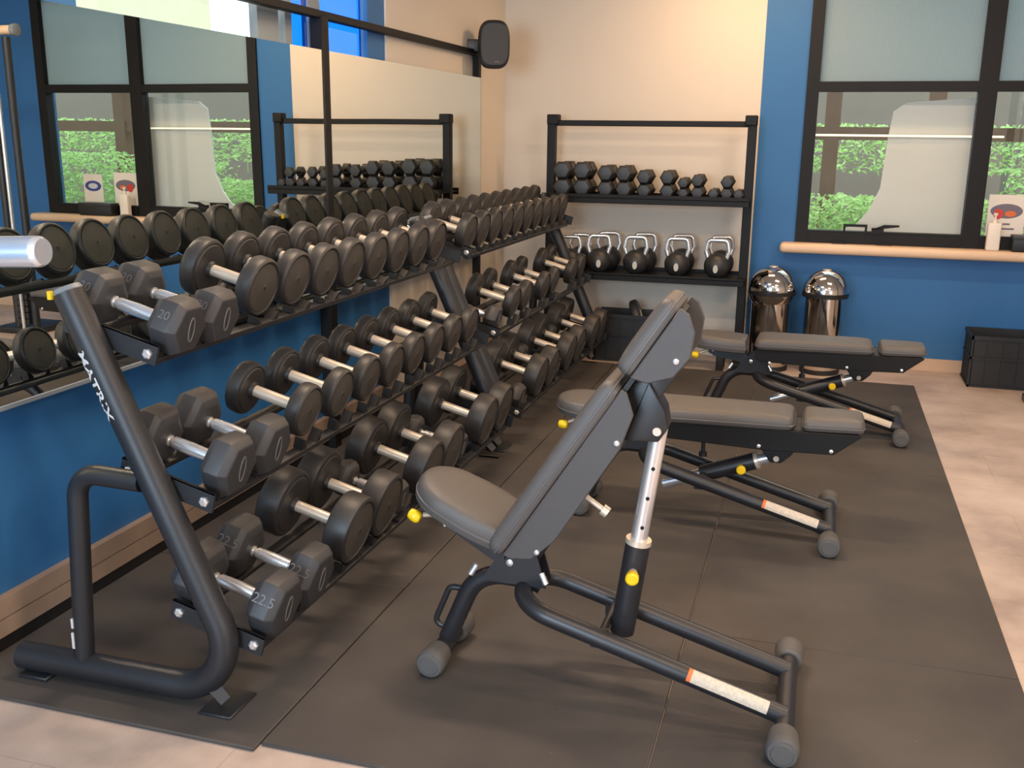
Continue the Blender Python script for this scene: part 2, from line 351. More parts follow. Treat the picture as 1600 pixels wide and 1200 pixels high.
# ------------------------------------------------------------------ mirror in its black frame
XM = -2.31
t = empty('wall_mirror', (XM, 4.2, 0)); tag(t, 'long wall mirror in a black steel frame behind the dumbbell racks', 'mirror')
def off(mb, t): return mb.xf(Matrix.Translation(-t.location))
for y0, y1 in ((1.2, 4.497), (4.565, 6.845)):
    off(B((XM-.006, y0, .782), (XM, y1, 1.972)), t).build('mirror_glass', 'mirror', t, smooth=False)
for yy in (2.15, 4.53, 6.84):
    off(B((XL, yy-.032, 0), (XM-.0065+(.012 if yy == 4.53 else 0), yy+.032, 2.13)), t).build('upright', 'frame_black', t, bevel=.003, bseg=1)
off(B((XL+.01, 1.2, 2.115), (XM-.003, 6.87, 2.15)), t).build('top_rail', 'frame_black', t, bevel=.003, bseg=1)
off(B((XL+.01, 1.2, .765), (XM+.004, 6.85, .781)), t).build('bottom_rail', 'grey_metal', t, bevel=.002, bseg=1)

# ------------------------------------------------------------------ dumbbells
def round_bell(r, hl, th, name='round_dumbbell'):
    t = empty(name)
    MB().lathe([(-hl+.01, .0195), (hl-.01, .0195)], seg=20).build('handle', 'satin_steel', t)
    for s in (-1, 1):
        pr = [(hl-th-.012, .026), (hl-th, .028), (hl-th, r*.80), (hl-th+.004, r*.84), (hl-th+.002, r*.9), (hl-th+.006, r*.97), (hl-th+.014, r), (hl-.014, r), (hl-.005, r*.975), (hl, r*.91), (hl-.001, r*.86), (hl-.005, r*.84), (hl-.006, r*.8)]
        mb = MB().lathe([(s*a, b) for a, b in pr], seg=40)
        h = mb.build('weight_head', 'rubber', t)
        f = MB().lathe([(s*(hl-.009), r*.82), (s*(hl-.003), r*.815), (s*(hl-.002), r*.79), (s*(hl-.0025), r*.16), (s*(hl-.001), r*.12), (s*(hl+.0005), r*.1)], seg=36)
        ep = f.build('end_plate', 'end_face', h)
        MB().lathe([(s*(hl-.001), r*.055), (s*(hl+.0014), r*.055)], c=(0, 0, 0), seg=12).build('centre_mark', 'dark_gap', h)
    return t
def hexpts(r, sc=1): return [(r*sc/math.cos(PI/6)*math.cos(PI/3*k), r*sc/math.cos(PI/6)*math.sin(PI/3*k)) for k in range(6)]
def hex_bell(r, hl, th, knurl=True, num=None, name='hex_dumbbell', hm='hex_rubber'):
    t = empty(name)
    g = hl-th
    if knurl:
        pr = [(-g-.01, .017), (-g+.004, .017), (-g+.005, .013), (-g+.016, .013), (-g+.017, .0175), (-g*.45, .0185), (0, .0195), (g*.45, .0185), (g-.017, .0175), (g-.016, .013), (g-.005, .013), (g-.004, .017), (g+.01, .017)]
    else: pr = [(-g-.01, .0145), (g+.01, .0145)]
    MB().lathe(pr, seg=20).build('handle', 'chrome' if knurl else 'black_plastic', t)
    for s in (-1, 1):
        vs = []; fs = []
        for x, sc in ((g, .62), (g+.010, .86), (g+.028, 1), (hl-.024, 1), (hl-.003, .84), (hl, .78)):
            vs += [(s*x, p[0], p[1]) for p in hexpts(r, sc)]
        for i in range(5):
            for k in range(6): fs.append((i*6+k, i*6+(k+1) % 6, (i+1)*6+(k+1) % 6, (i+1)*6+k))
        fs += [list(range(6)), list(range(30, 36))]
        h = MB().add(vs, fs).build('weight_head', hm, t, bevel=.0028, bseg=2, angle=12)
        if knurl:
            e = MB().tube([(s*(hl+.0005), r*.16*math.cos(a), r*.46*math.sin(a)) for a in [2*PI*k/24 for k in range(24)]], .0022, 6, closed=True)
            e.build('emblem', 'print_grey', h)
            if num:
                a = math.radians(150)      # the facet that looks up and towards the camera
                n = Vector((0, math.cos(a), math.sin(a))); up = Vector((0, -n.z, n.y))*-1
                base = Vector((s*(g+th*.52), 0, 0))
                pl = lambda u, v, hh: base + Vector((u, 0, 0)) + n*(r+hh) + Vector((0, math.sin(a), -math.cos(a)))*(-v)*-1
                m = text_solid(num, r*.46, lambda u, v, hh: base + Vector((u, 0, 0)) + n*(r+.0012) + Vector((0, math.sin(a), -math.cos(a)))*v)
                m.build('weight_number', 'print_grey', h, smooth=False)
    return t
R_T, R_M, R_L = .098, .090, .118
PR = {'top': (round_bell(R_T, .130, .056), R_T), 'middle': (round_bell(R_M, .135, .052), R_M), 'bottom': (round_bell(R_L, .168, .086), R_L)}
PH = {'top': (hex_bell(.075, .175, .100, num='20'), .078), 'middle': (hex_bell(.083, .168, .095), .085), 'bottom': (hex_bell(.088, .170, .097, num='22.5'), .092), 'small': (hex_bell(.062, .140, .075), .062)}
for d in (PR, PH):
    for k in d: reg(d[k][0])
TILT = .26
TIERS = {'top': (-1.817, 1.03), 'middle': (-1.672, .627), 'bottom': (-1.542, .217)}
LIFT = {'top': .002, 'middle': .018, 'bottom': .006}
ORD = ['first', 'second', 'third', 'fourth', 'fifth', 'sixth', 'seventh', 'eighth', 'ninth', 'tenth']
LAY = {
 ('nearer', 'top'): [('h', 2.325), ('h', 2.50)] + [('r', v) for v in (2.84, 3.06, 3.28, 3.50, 3.725, 3.95, 4.18, 4.405)],
 ('nearer', 'middle'): [('h', 2.345), ('h', 2.545)] + [('r', v) for v in (2.86, 3.10, 3.335, 3.565, 3.79, 4.02, 4.255, 4.49)],
 ('nearer', 'bottom'): [('h', 2.335), ('h', 2.54), ('r', 2.87), ('r', 3.115), ('s', 3.305), ('r', 3.545), ('r', 3.79), ('s', 3.98), ('r', 4.27), ('r', 4.515)],
 ('farther', 'top'): [('r', 4.86+.216*i) for i in range(10)],
 ('farther', 'middle'): [('s', 4.9), ('r', 5.22), ('r', 5.455), ('r', 5.86), ('r', 6.095), ('r', 6.60), ('r', 6.84)],
 ('farther', 'bottom'): [('s', 4.91), ('r', 5.20), ('r', 5.45), ('s', 5.66), ('r', 5.88), ('r', 6.13), ('s', 6.34), ('r', 6.57), ('r', 6.82)],
}
used = set(); SADDLES = {'nearer': [], 'farther': []}
for (rk, tier), lst in LAY.items():
    cnt = {'r': 0, 'h': 0}; x0, z0 = TIERS[tier]
    tot = {'r': sum(k == 'r' for k, _ in lst), 'h': sum(k != 'r' for k, _ in lst)}
    for k, y in lst:
        proto, r = PR[tier] if k == 'r' else (PH['small'] if k == 's' else PH[tier])
        if proto.name in used: o = copy_thing(proto)
        else: o = proto; used.add(proto.name)
        # the heads rest on the two rails
        zz = z0 + (r+.002)/math.cos(TILT) + (.012 if k == 's' else (LIFT[tier] if k == 'r' else -.004))
        xx = x0 + ((.030 if tier == 'top' else .014) if k == 'h' else 0)
        if tier != 'top' and k != 'h': y *= .991
        o.location = (xx, y, zz); o.rotation_euler = (0, TILT, 0)
        kk = 'r' if k == 'r' else 'h'; nm = 'round' if kk == 'r' else 'hex'
        which = ORD[cnt[kk]] if tot[kk] > 1 else 'the only'
        if tot[kk] == 1: lab = f'black {nm} dumbbell, the only hex one on the {rk} rack\'s {tier} tier'
        else: lab = f'black {nm} dumbbell, {which} {nm} one from the front on the {rk} rack\'s {tier} tier'
        tag(o, lab, 'dumbbell', f'{nm} dumbbells on the {tier} tier of the {rk} rack'); cnt[kk] += 1
        SADDLES[rk].append((tier, y, r, LIFT[tier] if k == 'r' else 0))

# ------------------------------------------------------------------ dumbbell racks
def make_rack(name, label, y0, y1, rk, fx=0.):
    t = empty(name, (-1.8, y0, 0)); tag(t, label, 'dumbbell rack', 'three-tier dumbbell racks'); D = Vector((-1.8, y0, 0))
    def P(*a): return Vector(a)-D
    for i, y in enumerate((y0, y1)):
        pts = fillet([P(-2.195, y, .052), P(-1.41, y, .052), P(-1.905, y, 1.172)], .155, 14)
        MB().tube(pts, .041, 24).build('end_frame', 'rack_black', t, bevel=0)
        lg = fillet([P(-1.972, y, .06), P(-1.935, y, .66), P(-1.72, y, .655)], .075, 8)
        MB().tube(lg, .029, 18).build('brace_leg', 'rack_black', t)
        e = Vector((-1.905, 0, 1.172)); n = Vector((-.404, 0, .915)).normalized()
        c = P(-1.905, y, 1.172)
        MB().tube([c-n*.002, c+n*.012], [.0415, .036], 24).build('end_cap', 'grey_metal' if i == 0 else 'rack_black', t)
        s = 1 if i == 0 else -1
        if i == 0: MB().box(c+Vector((-.032, -.0425, -.018)), c+Vector((-.02, -.030, .004))).build('yellow_mark', 'yellow', t, smooth=False)
        MB().box((P(-1.56, y-.05, .0)), (P(-1.455, y+.07*s+.02, .008))).build('foot_plate', 'rack_black', t, bevel=.003, bseg=1)
        MB().tube([P(-1.565, y, .09), P(-1.50, y, .024)], [.028, .022], 4).build('foot_strut', 'rack_black', t)
        MB().box(P(-2.18, y-.045, 0), P(-2.08, y+.045, .013)).build('foot_plate', 'rack_black', t, bevel=.003, bseg=1)
        for tier, (x0, z0) in TIERS.items():
            c = P(x0+.008, y+s*.034, z0+.016); R = Matrix.Rotation(TILT, 4, 'Y')
            M = Matrix.Translation(c) @ R
            MB().box((-.150, -.005, -.030), (.150, .005, .028), M).box((-.150, -.005*s, .024), (.150, .0055*s, .028), M).build('tier_bracket', 'rack_black', t, smooth=False)
            for bx_ in (-.122, .122):
                q = M @ Vector((bx_, -s*.005, -.004))
                MB().lathe([(0, .015), (-s*.006, .0145), (-s*.01, .009)], 'y', q, 6).build('bolt', 'chrome', t, smooth=False)
    for tier, (x0, z0) in TIERS.items():
        for dx in (-.1125, .1125):
            c = P(x0+dx, (y0+y1)/2, z0-.013-math.tan(TILT)*dx)
            M = Matrix.Translation(c) @ Matrix.Rotation(TILT, 4, 'Y'); hy = (y1-y0)/2-.05
            MB().box((-.017, -hy, -.010), (.017, hy, .010), M).build('rail', 'rack_black', t, bevel=.004, bseg=2)
    for tier, y, r, lf in SADDLES[rk]:
        x0, z0 = TIERS[tier]
        for sy in (-1, 1):
            dy = r*.52
            c = P(x0+.1125, y+sy*dy, z0-.003-math.tan(TILT)*.1125)
            M = Matrix.Translation(c) @ Matrix.Rotation(TILT, 4, 'Y')
            a = r*.34; h = r - math.sqrt(r*r-(dy+a*.3)**2) + lf
            if sy > 0: po = [(-a*.5, 0), (a*.5, 0), (a*.5, h), (a*.3, h)]
            else: po = [(-a*.5, 0), (a*.5, 0), (-a*.3, h), (-a*.5, h)]
            m = MB(); m.prism(po, 'x', -.017, .017); m.xf(M)
            if len([1 for s_ in SADDLES[rk]])*2 <= 100: m.build('saddle', 'black_plastic', t, smooth=False)
    return t
rack1 = make_rack('dumbbell_rack', 'nearer black three-tier dumbbell rack, its sloping end tube lettered MATRIX', 2.2, 4.66, 'nearer')
rack2 = make_rack('dumbbell_rack', 'farther black three-tier dumbbell rack, standing near the pale back wall', 4.765, 6.99, 'farther')
# lettering on the sloping tube
e0, e1 = Vector((-1.555, 2.2, .376)), Vector((-1.905, 2.2, 1.172)); ax = (e0-e1).normalized()      # reads downwards
n1 = Vector((0, -1, 0)); n2 = ax.cross(n1)
def tube_text(s, size, ctr, rad, th0, parent, m='print_white', bold=0., tall=1.):
    def pl(u, v, hh):
        a = th0 + v/rad
        return ctr + ax*u + (n1*math.cos(a) + n2*math.sin(a))*(rad+.0012) - parent.location
    text_solid(s, size, pl, bold=bold).build('lettering', m, parent, smooth=False)
# decide which turn of the tube looks at the camera's left
ctr = e1 + (e0-e1)*.30
n2c = n2 if n2.x < 0 else -n2
def pl(u, v, hh):
    # letters stand with their tops towards +x
    a = .36 - v/.041
    return ctr + ax*u + (n1*math.cos(a) + n2c*math.sin(a))*.0422 - rack1.location
vs, fs = text_mesh('MATRIX', .050, .0012); vs = [Vector((v.x*1.12, v.y*.75, 0)) for v in vs]
MB().add([pl(v.x, v.y, 0) for v in vs], fs).build('lettering', 'print_white', rack1, smooth=False)
MB().box((-1.986-rack1.location.x, -.0285, .12), (-1.978-rack1.location.x, -.021, .17)).box((-1.983-rack1.location.x, -.0285, .185), (-1.976-rack1.location.x, -.021, .215)).build('label_strip', 'print_white', rack1, smooth=False)

# ------------------------------------------------------------------ benches
def rounded_outline(x0, x1, w0, w1, r=.035, n=6):
    """pad outline (x,y), half-widths w0 at x0 and w1 at x1"""
    pts = [(x0, -w0), (x1, -w1), (x1, w1), (x0, w0)]; out = []
    for i in range(4):
        a, b, c = Vector(pts[i-1]), Vector(pts[i]), Vector(pts[(i+1) % 4])
        u = (a-b).normalized(); v = (c-b).normalized()
        for k in range(n+1):
            t = k/n; p = b + u*r*(1-t)**2 + v*r*t**2; out.append((p.x, p.y))
    return out
def pad(outline, z0, z1, name, parent, m='vinyl', puff=.006):
    n = len(outline); cx = sum(p[0] for p in outline)/n; cy = sum(p[1] for p in outline)/n; vs = []; fs = []
    lay = [(z0, -.012), (z0+.004, -.003), (z0+.012, 0), ((z0+z1)/2, .003), (z1-.018, 0), (z1-.007, -.005), (z1-.001, -.015), (z1+puff*.6, -.05), (z1+puff, -.09)]
    for z, o in lay:
        for x, y in outline:
            d = Vector((x-cx, y-cy)); l = d.length; k = max(.05, (l+o)/l) if l else 1; vs.append((cx+d.x*k, cy+d.y*k, z))
    for i in range(len(lay)-1):
        for k in range(n): fs.append((i*n+k, i*n+(k+1) % n, (i+1)*n+(k+1) % n, (i+1)*n+k))
    fs += [list(range(n))[::-1], [(len(lay)-1)*n+k for k in range(n)]]
    o = MB().add(vs, fs).build(name, m, parent)
    zz = z0+(z1-z0)*.36
    MB().tube([(cx+(x-cx)*1.012, cy+(y-cy)*1.012, zz) for x, y in outline], .0028, 6, closed=True).build('piping', 'piping', o)
    return o
def make_bench(label, x, y, ang, seat_ang, flat):
    t = empty('weight_bench', (x, y, 0)); tag(t, label, 'weight bench', 'adjustable weight benches')
    PV = Vector((-.83, 0, .37)); PB = Vector((-.77, 0, .404))
    # base
    MB().tube([(-1.03, -.135, .048), (-1.03, .135, .048)], .027, 18).build('front_bar', 'powder_black', t)
    MB().tube([(0, -.27, .046), (0, .27, .046)], .027, 18).build('rear_bar', 'powder_black', t)
    for bx_, hy in ((-1.03, .135), (0, .27)):
        for s in (-1, 1):
            MB().lathe([(s*(hy-.07), .033), (s*(hy-.064), .039), (s*(hy-.01), .044), (s*(hy+.012), .044), (s*(hy+.022), .038), (s*(hy+.023), .030), (s*(hy+.026), .028)], 'y', (bx_, 0, .046), 24).build('foot_cap', 'urethane_cap', t)
    po = fillet([(-1.028, 0, .06), (-.93, 0, .30), (-.75, 0, .295), (-.60, 0, .215)], [.13, .12], 9)[:-1]
    MB().tube(po, .029, 18).build('front_post', 'powder_black', t)
    near = [(0, -.125, .058), (-.50, -.125, .190), (-.71, -.125, .262), (-.765, 0, .278), (-.71, .125, .262), (-.50, .125, .19), (0, .125, .058)]
    near = [(0, -.125, .058), (-.72, -.125, .262), (-.78, 0, .279), (-.72, .125, .262), (0, .125, .058)]
    u = fillet([near[0], (-.775, -.125, .276), (-.775, .125, .276), near[-1]], .11, 14)
    MB().tube(u, .0275, 18).build('u_frame', 'powder_black', t)
    for s in (-1, 1):
        MB().prism([(-.905, .29), (-.85, .385), (-.77, .42), (-.74, .41), (-.705, .29)], 'y', s*.034-.003, s*.034+.003).build('gusset_plate', 'powder_black', t, smooth=False)
        MB().lathe([(s*.037, .011), (s*.045, .011), (s*.047, .007)], 'y', (-.815, 0, .36), 12).build('pivot_bolt', 'chrome', t)
    MB().tube(fillet([(-.955, -.0, .235), (-1.02, 0, .235), (-1.075, 0, .10), (-1.01, 0, .10)], .02, 5), .0095, 10).build('carry_handle', 'powder_black', t)
    MB().box((-.55, -.11, .165), (-.50, -.10, .225)).box((-.55, .10, .165), (-.50, .11, .225)).tube([(-.52, -.11, .205), (-.52, .11, .205)], .012, 12).build('strut_bracket', 'powder_black', t)
    for sx, an in ((-.915, -.6), (-.715, .6)):
        MB().tube([(sx, -.052, .345), (sx-.03*math.sin(an)*-1, -.06, .315)], .009, 12).build('adjust_lever', 'chrome', t)
    # warning label on the near side tube
    d = Vector((.72, 0, -.204)).normalized(); up = Vector((.204, 0, .72)).normalized(); c0 = Vector((-.145, -.125, .099))
    def strip(a0, a1, m, nm):
        vs = []; fs = []; K = 8
        for i, s in enumerate((a0, a1)):
            for k in range(K+1):
                an = math.radians(-5+80*k/K); vs.append(c0 + d*s + (Vector((0, -1, 0))*math.cos(an)+up*math.sin(an))*.0284)
        for k in range(K): fs.append((k, k+1, K+1+k+1, K+1+k))
        MB().add(vs, fs).build(nm, m, t)
    strip(-.118, .10, 'sticker', 'warning_label'); strip(-.13, -.118, 'orange', 'warning_label')
    # seat
    st = empty('seat', PV, (0, seat_ang, 0)); st.parent = t
    ol = []
    for k in range(25):
        a = PI/2 + PI*k/24; ol.append((-.215 + .125*math.cos(a)*1.0, .135*math.sin(a)*1.0))
    ol = [(-.02, -.125), (-.02, .125), (-.10, .14), (-.16, .142)] + ol + [(-.16, -.142), (-.10, -.14)]
    ol = ol[::-1]
    pad(ol, .045, .115, 'seat_pad', st, puff=.004)
    MB().prism([(-.27, .045), (-.02, .045), (.0, .0), (-.03, -.02), (-.20, .0)], 'y', -.05, .05).build('seat_bracket', 'powder_black', st, smooth=False)
    MB().tube([(-.23, -.052, .03), (-.275, -.075, .01)], .008, 10).build('pull_pin', 'satin_steel', st)
    MB().lathe([(-.02, .006), (-.016, .015), (-.002, .019), (.012, .019), (.02, .013)], 'x', (-.295, -.085, .0), 18).build('pull_knob', 'yellow', st)
    for q in ((-.20, .028), (-.205, .004)):
        MB().lathe([(-.05, .005), (-.055, .004)], 'y', (q[0], 0, q[1]), 10).build('screw', 'chrome', st)
    # back rest, built flat and turned about the pivot
    bk = empty('backrest', PB, (0, -ang, 0)); bk.parent = t
    pad(rounded_outline(-.02, .60, .145, .125, .035), .047, .098, 'back_pad', bk)
    pad(rounded_outline(.635, .87, .12, .10, .03), .047, .098, 'head_pad', bk)
    for s in (-1, 1):
        if flat: po_ = [[(-.02, .0), (.0, -.025), (.50, -.045), (.76, -.04), (.86, .04), (.86, .047), (-.02, .047)]]
        else: po_ = [[(-.015, .047), (-.01, .02), (.03, -.03), (.12, -.052), (.46, -.045), (.56, -.02), (.60, .03), (.60, .047)], [(.638, .047), (.655, .0), (.71, -.045), (.78, -.05), (.84, -.02), (.87, .02), (.87, .047)]]
        for pp in po_:
            MB().prism(pp, 'y', s*.112-.006, s*.112+.006).build('side_plate', 'frame_black' if flat else 'vinyl_side', bk, smooth=True, bevel=.003, bseg=1)
        for q in ((.06, -.03), (.47, -.028), (.75, -.025)):
            MB().lathe([(s*.118, .0085), (s*.123, .008), (s*.125, .004)], 'y', (q[0], 0, q[1]), 14).build('screw', 'chrome', bk)
    MB().box((-.01, -.1, .032), (.85, .1, .046)).build('pad_board', 'black_plastic', bk, smooth=False)
    MB().box((-.02, -.025, -.05), (.74, .025, .032)).build('spine', 'powder_black', bk, bevel=.006)
    MB().prism([(.46, -.04), (.515, -.118), (.56, -.118), (.60, -.08), (.64, .0)], 'y', -.045, .045).build('strut_lug', 'powder_black', bk, bevel=.006)
    MB().tube([(.238, 0, -.045), (.238, 0, -.115)], .0085, 12).tube([(.238, 0, -.108), (.238, 0, -.128)], .017, 14).build('rest_peg', 'satin_steel' if not flat else 'powder_black', bk)
    # telescopic strut
    ca, sa = math.cos(ang), math.sin(ang)
    top = PB + Vector((.54*ca+.098*sa, 0, .54*sa-.098*ca)); bot = Vector((-.52, 0, .205))
    bot = Vector((-.475, 0, .205)) if not flat else Vector((-.50, 0, .21))
    d = (top-bot).normalized(); L = (top-bot).length
    sl = .29 if not flat else .235
    a0 = bot - d*.035; a1 = a0 + d*sl
    MB().tube([a0, a1], .036, 28).build('strut_sleeve', 'powder_black', t, bevel=.002, bseg=1)
    MB().tube([a1-d*.002, a1+d*.012], [.038, .037], 28).build('strut_collar', 'satin_steel', t)
    ins = a0 - d*(.17 if flat else -.02)
    MB().tube([ins, top], .0245, 24).build('strut_tube', 'chrome', t)
    if flat: pass
    side = Vector((0, -1, 0))
    if not flat:
        hl = MB()
        for k in range(3):
            p = a1 + d*(.055+.09*k); q = p + (side + Vector((.25, 0, 0))).normalized()*.0232
            n = (side + Vector((.25, 0, 0))).normalized(); hl.tube([q-n*.001, q+n*.0018], .0058, 12)
        hl.build('strut_holes', 'dark_gap', t, smooth=False)
    p = a0 + d*(sl*.72)
    n = (side + Vector((.12, 0, 0))).normalized()
    MB().tube([p + n*.03, p+n*.062], .013, 14).build('pull_pin', 'satin_steel', t)
    MB().tube([p+n*.060, p+n*.064, p+n*.082, p+n*.086], [.013, .019, .019, .014], 20).build('pull_knob', 'yellow', t)
    MB().tube([top+Vector((0, -.05, 0)), top+Vector((0, .05, 0))], .012, 12).build('strut_bolt', 'satin_steel', t)
    return t
make_bench('nearest adjustable bench, its backrest raised steeply on a chrome strut', .02, 2.68, math.radians(57.5), math.radians(24), False)
make_bench('middle adjustable bench, set flat behind the one with the raised backrest', .14, 4.12, math.radians(.5), math.radians(3), True)
make_bench('farthest adjustable bench, set flat in front of the two steel bins', .51, 5.75, math.radians(.5), math.radians(3), True)

# ------------------------------------------------------------------ wall rack with small weights
KY0, KY1 = 7.08, 7.46
KX0, KX1 = -1.935, -.455
t = empty('storage_rack', (KX0, KY0, FZ)); tag(t, 'black two-shelf storage rack holding hex dumbbells above and kettlebells below', 'storage rack')
def T(mb): return mb.xf(Matrix.Translation(-t.location))
for px0 in (KX0, KX1-.06):
    T(B((px0, 7.24, FZ), (px0+.06, 7.30, 1.725))).build('upright', 'frame_black', t, bevel=.004, bseg=1)
    T(B((px0, KY0, FZ), (px0+.06, KY1, FZ+.05))).build('foot', 'frame_black', t, bevel=.004, bseg=1)
    T(B((px0-.002 if px0 == KX0 else px0-.02, 7.23, 1.67), (px0+(.085 if px0 == KX0 else .062), 7.31, 1.74))).build('corner_bracket', 'frame_black', t, bevel=.006, bseg=1)
T(B((KX0+.03, 7.25, 1.66), (KX1-.03, 7.29, 1.70))).build('top_bar', 'frame_black', t, bevel=.004, bseg=1)
S1, S2 = 1.17, .625
for z in (S1, S2):
    T(MB().box((KX0+.01, KY0, z-.042), (KX1-.01, KY0+.012, z+(.022 if z > 1 else .012))).box((KX0+.01, KY0, z-.008), (KX1-.01, KY1, z)).box((KX0+.01, KY1-.012, z-.03), (KX1-.01, KY1, z+.02))).build('shelf', 'frame_black', t, bevel=.002, bseg=1)
# hex dumbbells end-on, stacked
def rayx(px, y, z=1.2):      # x on the shelf seen at image column px, worked out once from the camera geometry
    return None
SH = {}
def small_hex(r, hl):
    k = (r, hl)
    if k not in SH:
        o = hex_bell(r, hl, hl*.52, knurl=False, name='small_hex_dumbbell', hm='rubber'); o.rotation_euler = (0, 0, PI/2); SH[k] = o; reg(o); return o
    return copy_thing(SH[k])
STK = [(-1.79, .060, 2), (-1.645, .060, 2), (-1.475, .055, 2), (-1.343, .055, 2), (-1.20, .048, 2), (-1.035, .048, 2), (-.925, .036, 2), (-.825, .042, 2), (-.715, .036, 1), (-.625, .040, 2), (-.545, .034, 1)]
ST_N = ['first', 'second', 'third', 'fourth', 'fifth', 'sixth', 'seventh', 'eighth', 'ninth', 'tenth', 'eleventh']
for i, (x, r, n) in enumerate(STK):
    for k in range(n):
        hl = .07+r*1.1
        o = small_hex(r, hl); o.location = (x, 7.26-.01*k, S1+.002+r+(r*1.98)*k); o.rotation_euler = (0, 0, PI/2)
        pos = f'single, {ST_N[i]} place from the left' if n == 1 else f'{"upper" if k else "lower"} of the {ST_N[i]} stack from left'
        tag(o, f'small hex dumbbell on the upper shelf, {pos}', 'dumbbell', 'hex dumbbells on the upper shelf of the storage rack')
# kettlebells
def kettlebell(r):
    t = empty('kettlebell')
    pr = []
    for k in range(13):
        a = -PI*.36 + (PI*.82)*k/12; pr.append((r*.93 + r*math.sin(a)*1.0, r*math.cos(a)))
    pr = [(0, pr[0][1]*.98)] + pr
    MB().lathe(pr, 'z', seg=28).build('bell', 'rubber', t)
    w = r*.86; zt = r*1.72
    pts = fillet([(-w*.80, 0, r*1.45), (-w*1.03, 0, r*2.05), (-w*.86, 0, r*2.92), (w*.86, 0, r*2.92), (w*1.03, 0, r*2.05), (w*.80, 0, r*1.45)], [.02, .03, .03, .02], 6)
    MB().tube(pts, .0155, 14).build('handle', 'chrome', t)
    MB().lathe([(-.006, r*.30), (-.002, r*.30), (0, r*.27)], 'y', (0, -r*.985, r*.75), 20).xf(Matrix.Diagonal((.62, 1, 1.05, 1))).build('weight_badge', 'label_grey', t)
    return t
kb = kettlebell(.092); reg(kb); first = True
for i, x in enumerate((-1.73, -1.515, -1.245, -.945, -.665)):
    for k, (dx, yy) in enumerate(((0, 7.19), (.035 if i < 3 else .012, 7.375))):
        o = kb if first else copy_thing(kb); first = False
        o.location = (x+dx, yy, S2+.001); o.rotation_euler = (0, 0, .25-.06*i if k == 0 else .2); s = .98+.02*((i*3+k) % 3) if i else .92; o.scale = (s, s*.98, s)
        tag(o, f'kettlebell with chrome handle, {["leftmost", "second from left", "third from left", "fourth from left", "rightmost"][i]} in the {["front", "back"][k]} row', 'kettlebell', 'kettlebells on the lower shelf of the storage rack')
# ------------------------------------------------------------------ things on the floor by the back wall
def ribs_box(name, x0, x1, y0, y1, z0, z1, parent_label, cat, m='black_plastic', wall=.012, group=None):
    t = empty(name, ((x0+x1)/2, (y0+y1)/2, z0)); tag(t, parent_label, cat, group)
    def T(mb): return mb.xf(Matrix.Translation(-t.location))
    mb = MB().box((x0+.02, y0+.02, z0), (x1-.02, y1-.02, z0+.012))
    for a, b in (((x0+.012, y0+.012), (x1-.012, y0+.02)), ((x0+.012, y1-.02), (x1-.012, y1-.012)), ((x0+.012, y0+.012), (x0+.02, y1-.012)), ((x1-.02, y0+.012), (x1-.012, y1-.012))):
        mb.box((a[0], a[1], z0), (b[0], b[1], z1-.02))
    T(mb).build('crate_body', m, t, smooth=False)
    rim = MB()
    for zz in (z1-.025, z0+(z1-z0)*.55, z0+.0):
        h = .025 if zz > z1-.03 else .014
        rim.box((x0, y0, zz), (x1, y0+.013, zz+h)).box((x0, y1-.013, zz), (x1, y1, zz+h)).box((x0, y0, zz), (x0+.013, y1, zz+h)).box((x1-.013, y0, zz), (x1, y1, zz+h))
    n = int((x1-x0)/.09)
    for k in range(n+1):
        xx = x0+.004+(x1-x0-.02)*k/n; rim.box((xx, y0+.003, z0), (xx+.01, y0+.013, z1-.02))
    for k in range(4):
        yy = y0+.02+(y1-y0-.05)*k/3; rim.box((x0+.003, yy, z0), (x0+.013, yy+.01, z1-.02))
    T(rim).build('crate_rim', m, t, smooth=False)
    return t
ribs_box('storage_crate', 1.035, 1.63, 7.12, 7.48, FZ, .335, 'black plastic storage crate on the floor under the window sill', 'crate')
ribs_box('storage_bin', -1.52, -.93, 7.085, 7.40, FZ, .335, 'black plastic bin on the floor below the left kettlebells', 'storage bin')
t = empty('step_platform', (-.72, 7.10, FZ)); tag(t, 'low black step platform with chamfered corners under the kettlebell shelf', 'step')
MB().prism([(-.19, .14), (.155, .14), (.19, .105), (.19, .06), (-.19, .06)], 'y', -.09, .09).xf(Matrix.Translation((0, 0, .115))).build('platform_top', 'black_plastic', t, bevel=.006)
for sx in (-.15, .13):
    MB().box((sx-.025, -.085, 0), (sx+.025, .085, .176)).build('leg', 'black_plastic', t, bevel=.004)
t = empty('weight_plate', (-1.215, 7.242, .300), (0, math.radians(-22), math.radians(6))); tag(t, 'dark rubber weight plate standing in the black bin', 'weight plate')
MB().lathe([(-.03, .05), (-.03, .118), (-.024, .128), (-.016, .133), (.016, .133), (.024, .128), (.03, .118), (.03, .05)], 'x', seg=40).build('plate', 'rubber', t)
MB().lathe([(-.032, .024), (-.032, .05), (.032, .05), (.032, .024)], 'x', seg=24).build('hub', 'satin_steel', t)
